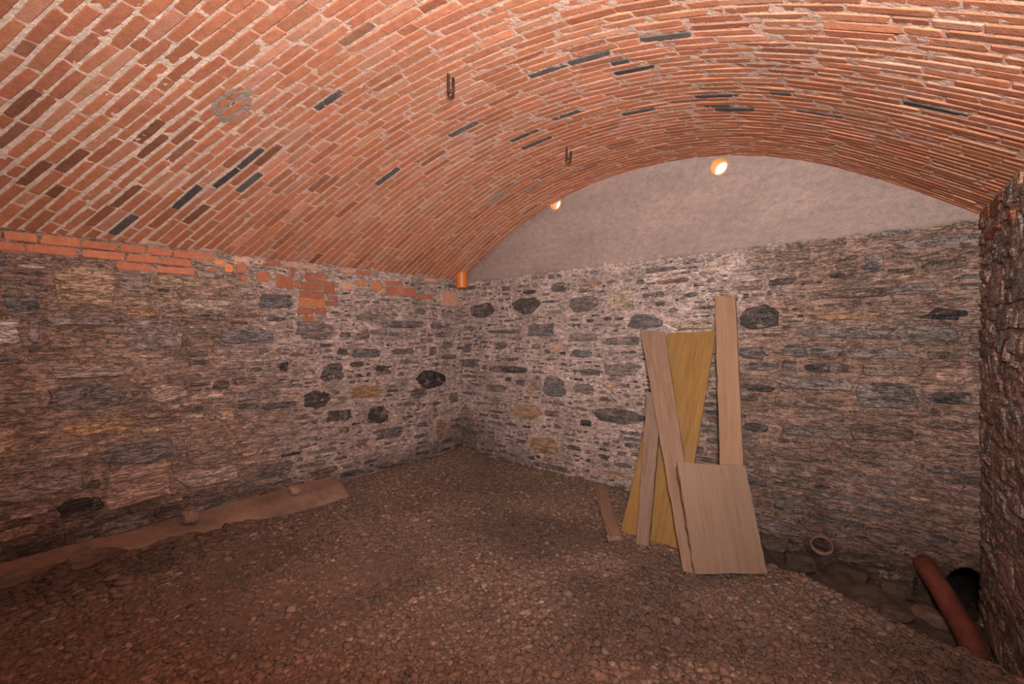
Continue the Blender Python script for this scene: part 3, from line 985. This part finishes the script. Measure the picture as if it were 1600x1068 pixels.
PV_, PC_, PRAD, PCOL = pebble_cloud(62000, 77)
pp, dd = proj(PC_)
seen = (pp[:, 0] > 5) & (pp[:, 0] < 1595) & (pp[:, 1] > 5) & (pp[:, 1] < 1060)
size = np.where(seen, PRAD/dd, 0)
big = np.argsort(-size)[:300]
isbig = np.zeros(len(PRAD), bool)
isbig[big] = True
for i in big:
    me = bpy.data.meshes.new('pebble')
    me.from_pydata(PV_[i].tolist(), [], ICO_F.tolist())
    set_col(me, PCOL[i])
    link_mesh('pebble', me, floor, PC_[i], True, PEBBLE)
rest = np.where(~isbig)[0]
VV = (PV_[rest] + PC_[rest][:, None]).reshape(-1, 3)
FF = (ICO_F[None] + 12*np.arange(len(rest))[:, None, None]).reshape(-1, 3)
me = bpy.data.meshes.new('gravel')
me.vertices.add(len(VV))
me.vertices.foreach_set('co', VV.astype(np.float32).ravel())
me.loops.add(FF.size)
me.loops.foreach_set('vertex_index', FF.ravel().astype(np.int32))
me.polygons.add(len(FF))
me.polygons.foreach_set('loop_start', np.arange(0, FF.size, 3, dtype=np.int32))
me.polygons.foreach_set('loop_total', np.full(len(FF), 3, np.int32))
me.update(calc_edges=True)
set_col(me, np.repeat(PCOL[rest], 12, 0))
tag(link_mesh('gravel', me, floor, (0, 0, 0), True, PEBBLE), kind='stuff')

# ------------------------------------------------------------------ mortar kerb along the foot of the left wall
ky = np.arange(-1.2, 2.285, 0.03)
prof = np.array([(-0.02, 0.16), (0.03, 0.145), (0.09, 0.135), (0.15, 0.115), (0.20, 0.09), (0.25, 0.06), (0.29, 0.03), (0.32, -0.02)])
KP = np.zeros((len(ky), len(prof), 3))
for i, y in enumerate(ky):
    for j, (dx, z) in enumerate(prof):
        e = 1.0 if i < len(ky) - 1 else 0.75
        KP[i, j] = (XL + dx*e + 0.02*(float(fbm(y*3, j*0.4, 120, 2)) - 0.5), y, (z - 0.055 + 0.045*float(sstep(0.2, 2.2, y)))*e + 0.02*(float(fbm(y*4, j*0.5, 121, 3)) - 0.5))
endcap = KP[-1:].copy()
endcap[..., 2] = -0.03
KP = np.concatenate([KP, endcap], 0)
kc = np.array([0.245, 0.150, 0.112])*(0.6 + 0.8*fbm(KP[..., 1]*4, KP[..., 0]*14, 122, 3))[..., None]
tag(link_mesh('trim_1', grid_mesh('kerb', KP, None, kc), None, (0, 0, 0), True, PLASTER), kind='structure')

# ------------------------------------------------------------------ boards leaning on the back wall
def board(name, label, bl, br_, tl, tr, thick, mat, cat='board', group=None, rough=0.002, nz=22, nx=4, seed=1):
    """a board from its four front corners; local z runs along it, local y into its back"""
    r = np.random.default_rng(seed)
    bl, br_, tl, tr = [np.array(v, float) for v in (bl, br_, tl, tr)]
    o0 = (bl + br_)/2
    ez = (tl + tr)/2 - o0
    ez /= np.linalg.norm(ez)
    ex = (br_ - bl)
    ex -= ez*np.dot(ex, ez)
    ex /= np.linalg.norm(ex)
    ey = np.cross(ez, ex)
    def loc(v):
        dv = v - o0
        return np.array([np.dot(dv, ex), 0.0, np.dot(dv, ez)])
    A, B, Cc, Dd = loc(bl), loc(br_), loc(tl), loc(tr)
    V = []
    for lay, yy in ((0, 0.0), (1, thick)):
        for j in range(nz + 1):
            f = j/nz
            L_, R_ = A*(1 - f) + Cc*f, B*(1 - f) + Dd*f
            jl, jr = r.normal(0, rough), r.normal(0, rough*0.6)
            for i in range(nx + 1):
                g = i/nx
                p = L_*(1 - g) + R_*g
                p = p + np.array([jl if i == 0 else (jr if i == nx else 0), yy + 0.0006*r.normal(), r.normal(0, rough*0.7) if j in (0, nz) else 0])
                V.append(p)
    m = nx + 1
    N1 = m*(nz + 1)
    Fc = []
    for j in range(nz):
        for i in range(nx):
            a = j*m + i
            Fc.append([a, a + 1, a + m + 1, a + m])
            Fc.append([N1 + a, N1 + a + m, N1 + a + m + 1, N1 + a + 1])
        Fc.append([j*m, (j + 1)*m, N1 + (j + 1)*m, N1 + j*m])
        Fc.append([j*m + nx, N1 + j*m + nx, N1 + (j + 1)*m + nx, (j + 1)*m + nx])
    for i in range(nx):
        Fc.append([i, N1 + i, N1 + i + 1, i + 1])
        a = nz*m + i
        Fc.append([a, a + 1, N1 + a + 1, N1 + a])
    me = bpy.data.meshes.new(name)
    me.from_pydata([tuple(v) for v in V], [], Fc)
    me.materials.append(mat)
    ob = bpy.data.objects.new(name, me)
    COL.objects.link(ob)
    ob.matrix_world = Matrix(((ex[0], ey[0], ez[0], o0[0]), (ex[1], ey[1], ez[1], o0[1]), (ex[2], ey[2], ez[2], o0[2]), (0, 0, 0, 1)))
    tag(ob, label, cat, group)
    return ob

def fl(px, py, z=0.012):
    return hit(px, py, 2, z)

G = 'boards leaning on the back wall'
WALLY = YB - 0.050
# wide yellow sheet
board('wide_board', 'wide yellow plywood sheet leaning at the back, its foot slanting to the left', fl(970, 829), fl(1062, 858), hit(1043, 519, 1, WALLY), hit(1119, 518, 1, WALLY), 0.012, YELLOW_WOOD, group=G, seed=3)
# short grey plank in front of it
pl_n = np.array([0.0, -math.cos(0.52), math.sin(0.52)])
b0, b1 = fl(994, 850), fl(1016, 852)
b1[1] = b0[1] + 0.02
board('short_plank', 'short narrow greyish plank in front of the yellow sheet', b0, b1, hit_plane(1011, 612, b0, pl_n), hit_plane(1033, 618, b0, pl_n), 0.045, GREY_WOOD, 'plank', G, seed=4)
# slanting plank
b0, b1 = fl(1069, 898, -0.012), fl(1104, 900, -0.012)
b1[1] = b0[1] + 0.01
board('long_plank', 'long dusty plank slanting up to the left across the yellow sheet', b0, b1, hit(1001, 517, 1, WALLY - 0.035), hit(1038, 517, 1, WALLY - 0.035), 0.022, PINK_WOOD, 'plank', G, seed=5)
# tall plank
b0, b1 = fl(1130, 868), fl(1177, 868)
b1[1] = b0[1]
board('tall_plank', 'tallest plank of the pile, warm pine, standing almost upright to the right', b0, b1, hit(1116, 461, 1, WALLY - 0.03), hit(1149, 464, 1, WALLY - 0.03), 0.026, WARM_WOOD, 'plank', G, seed=6)
# small panel in front
b0, b1 = fl(1086, 896, 0.035), fl(1199, 896, 0.02)
e = b1 - b0
e /= np.linalg.norm(e)
bk_ = np.array([-e[1], e[0], 0.0])
tl_ = math.radians(20)
pn = np.cross(e, bk_*math.sin(tl_) + np.array([0, 0, math.cos(tl_)]))
board('small_panel', 'small faded plywood panel propped in front of the planks', b0, b1, hit_plane(1059, 722, b0, pn), hit_plane(1164, 727, b0, pn), 0.018, PLY_WOOD, 'panel', G, rough=0.003, seed=7)
# stump of board on the ground behind
A0, A1 = hit(935, 757, 1, YB - 0.10), fl(960, 838, 0.035)
dv = (A1 - A0)/np.linalg.norm(A1 - A0)
sd = np.array([dv[1], -dv[0], 0.0]); sd /= np.linalg.norm(sd)
if sd[0] < 0: sd = -sd
board('broken_board', 'short earthy board end lying on the gravel left of the yellow sheet', A1 - sd*0.045, A1 + sd*0.055, A0 - sd*0.05, A0 + sd*0.05, 0.03, OLD_WOOD, 'board', G, rough=0.006, seed=8)

# ------------------------------------------------------------------ hooks in the vault
def tube(name, pts, rad, mat, n=10, parent=None, caps=True):
    pts = [np.array(p, float) for p in pts]
    rings = []
    prev = None
    for i, p in enumerate(pts):
        d_ = pts[min(i + 1, len(pts) - 1)] - pts[max(i - 1, 0)]
        d_ /= np.linalg.norm(d_)
        u = np.cross(d_, prev if prev is not None else np.array([0.31, 0.9, 0.2]))
        u /= np.linalg.norm(u)
        v = np.cross(u, d_)
        prev = v if prev is None else v
        prev = np.cross(d_, u)*-1
        rr = rad[i] if hasattr(rad, '__len__') else rad
        rings.append((p, u, v, rr))
    return ring_tube(name, rings, mat, parent, n, pts[0], True, caps)

def hook(px, py_top, px1, py_tip, bottom, label):
    """U shaped iron hook: shank from the vault, bend, rising tip"""
    uy = vault_px(px, py_top)
    top = vault(*uy)
    n0 = -FW/np.linalg.norm(FW)
    dist = np.dot(top - EYE, FW)
    sc_ = dist/F_PX
    h = (bottom - py_top)*sc_
    w = (px1 - px)*sc_
    e = RT.copy(); e[2] = 0; e /= np.linalg.norm(e)
    pts = [top + np.array([0, 0, 0.04]), top, top + np.array([0, 0, -h*0.45])]
    c = top + e*w/2 + np.array([0, 0, -(h - w/2)])
    for k in range(0, 9):
        a = math.pi + math.pi*k/8
        pts.append(c + e*math.cos(a)*w/2 + np.array([0, 0, math.sin(a)*w/2]))
    pts.append(top + e*w + np.array([0, 0, -(py_tip - py_top)*sc_]))
    return tag(tube('ceiling_hook', pts, 0.0085, IRON), label, 'hook', 'hooks in the vault')

hook(700.5, 115, 708, 122, 143, 'rusty iron U shaped hook hanging from the upper middle of the vault')
hook(885.5, 229, 892, 236, 248, 'smaller dark iron hook hanging from the vault nearer the end wall')

# ------------------------------------------------------------------ pipes
c = hit(705, 440, 1, YB - 0.075)
c[0] = XL + 0.085
zt, zb = hit(705, 427, 1, YB - 0.085)[2], hit(705, 452, 1, YB - 0.085)[2]
uy_ = (0, 1, 0)
o = ring_tube('pipe_stub', [((c[0], c[1], zt + 0.03), ux, uy_, 0.070), ((c[0], c[1], zb + 0.015), ux, uy_, 0.070), ((c[0], c[1], zb), ux, uy_, 0.068), ((c[0], c[1], zb), ux, uy_, 0.062), ((c[0], c[1], zt), ux, uy_, 0.062)], ORANGE, None, 28, (c[0], c[1], zb))
tag(o, 'orange plastic pipe stub coming down in the far corner under the vault', 'pipe')

p0 = hit(1440, 872, 1, YB + 0.08)
p1 = hit(1452, 893, 1, YB - 0.10)
p2 = hit(1494, 962, 1, 3.64)
p3 = hit(1516, 996, 1, 3.50)
o = tube('drain_pipe', [p0, (p0 + p1)/2, p1, p1*0.55 + p2*0.45 + np.array([0, 0, 0.008]), p2, p2*0.5 + p3*0.5, p3 + np.array([0, 0, -0.02]), p3 + (p3 - p2)*0.5 + np.array([0, 0, -0.06])], 0.056, RED_PIPE, 22)
tag(o, 'thick red drain pipe running down from the back wall into the ditch', 'pipe')

c = hit(1284, 850, 1, YB)
axis = np.array([0.10, -0.92, -0.10]); axis /= np.linalg.norm(axis)
u_ = np.cross(axis, (0, 0, 1)); u_ /= np.linalg.norm(u_)
v_ = np.cross(u_, axis)
rings = [(c - axis*0.16, u_, v_, 0.072), (c + axis*0.020, u_, v_, 0.072), (c + axis*0.026, u_, v_, 0.070), (c + axis*0.026, u_, v_, 0.060), (c - axis*0.16, u_, v_, 0.058)]
o = ring_tube('clay_pipe', rings, CLAY, None, 26, c)
tag(o, 'broken pink clay pipe mouth low in the back wall right of the panel', 'pipe')

# ------------------------------------------------------------------ rocks in the ditch and along the left wall
def rock(label, px, py, z, size, col, seed, squash=(1, 0.8, 0.6), yaw=0.0, group=None):
    r = np.random.default_rng(seed)
    v_ = ray(px, py)
    for k in range(4000):
        P0 = EYE + v_*(1.0 + 0.002*k)
        if P0[2] <= float(floor_z(P0[0], P0[1])) + size*squash[2]*0.45: break
    # one subdivision of the icosahedron
    V = [tuple(v) for v in ICO_V]
    cache, Fc = {}, []
    def mid(a, b):
        k = (min(a, b), max(a, b))
        if k not in cache:
            m = (np.array(V[a]) + np.array(V[b]))/2
            V.append(tuple(m/np.linalg.norm(m)))
            cache[k] = len(V) - 1
        return cache[k]
    for a, b, c_ in ICO_F.tolist():
        ab, bc, ca = mid(a, b), mid(b, c_), mid(c_, a)
        Fc += [[a, ab, ca], [b, bc, ab], [c_, ca, bc], [ab, bc, ca]]
    V = np.array(V)
    V = V*(1 + r.normal(0, 0.10, (len(V), 1)))
    V = np.clip(V, -0.82, 0.82)*np.array(squash)*size
    cy, sy = math.cos(yaw), math.sin(yaw)
    V = V @ np.array([[cy, sy, 0], [-sy, cy, 0], [0, 0, 1]])
    P0[2] = float(floor_z(P0[0], P0[1])) + size*squash[2]*0.45
    if z > 0.05:      # sits on the kerb at the foot of the left wall
        P0 = hit(px, py, 0, XL + 0.13)
        P0[2] = max(P0[2], 0.125 + size*squash[2]*0.3)
    me = bpy.data.meshes.new('rock')
    me.from_pydata(V.tolist(), [], Fc)
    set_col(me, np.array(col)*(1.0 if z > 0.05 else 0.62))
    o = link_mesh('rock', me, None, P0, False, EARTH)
    tag(o, label, 'rock', group)

GR = 'rocks in the ditch'
rock('flat grey rock tucked beside the right edge of the small panel', 1208, 852, 0.0, 0.10, (0.20, 0.14, 0.11), 1, (1.3, 0.7, 0.45), 0.6, GR)
rock('dark rounded rock in the ditch below the broken clay pipe', 1250, 878, -0.10, 0.11, (0.12, 0.085, 0.06), 2, (1, 0.8, 0.7), 0.2, GR)
rock('dark angular rock in the middle of the ditch', 1325, 897, -0.12, 0.12, (0.13, 0.085, 0.06), 3, (1.3, 0.7, 0.6), -0.4, GR)
rock('brown rock left of the red drain pipe against the back wall', 1400, 922, -0.14, 0.085, (0.16, 0.10, 0.07), 4, (1.2, 0.8, 0.7), 0.1, GR)
rock('paler pinkish rock in the ditch just left of the red pipe foot', 1456, 966, -0.16, 0.10, (0.26, 0.16, 0.12), 5, (1.4, 0.7, 0.6), -0.5, GR)
rock('low rock on the ditch bank under the pale rock', 1400, 958, -0.12, 0.08, (0.17, 0.11, 0.08), 6, (1.3, 0.8, 0.5), 0.3, GR)
rock('flat rock right of the red pipe foot below the dark hole', 1545, 1010, -0.20, 0.10, (0.13, 0.085, 0.065), 8, (1.3, 0.8, 0.5), 0.4, GR)
rock('rounded ochre rock on the end of the low kerb by the left wall', 460, 768, 0.08, 0.055, (0.34, 0.22, 0.14), 9, (1, 0.9, 0.9), 0.0)
rock('pinkish rock resting on the kerb under the framed square stone', 296, 806, 0.10, 0.075, (0.30, 0.18, 0.13), 10, (1.2, 0.8, 0.8), 0.2)
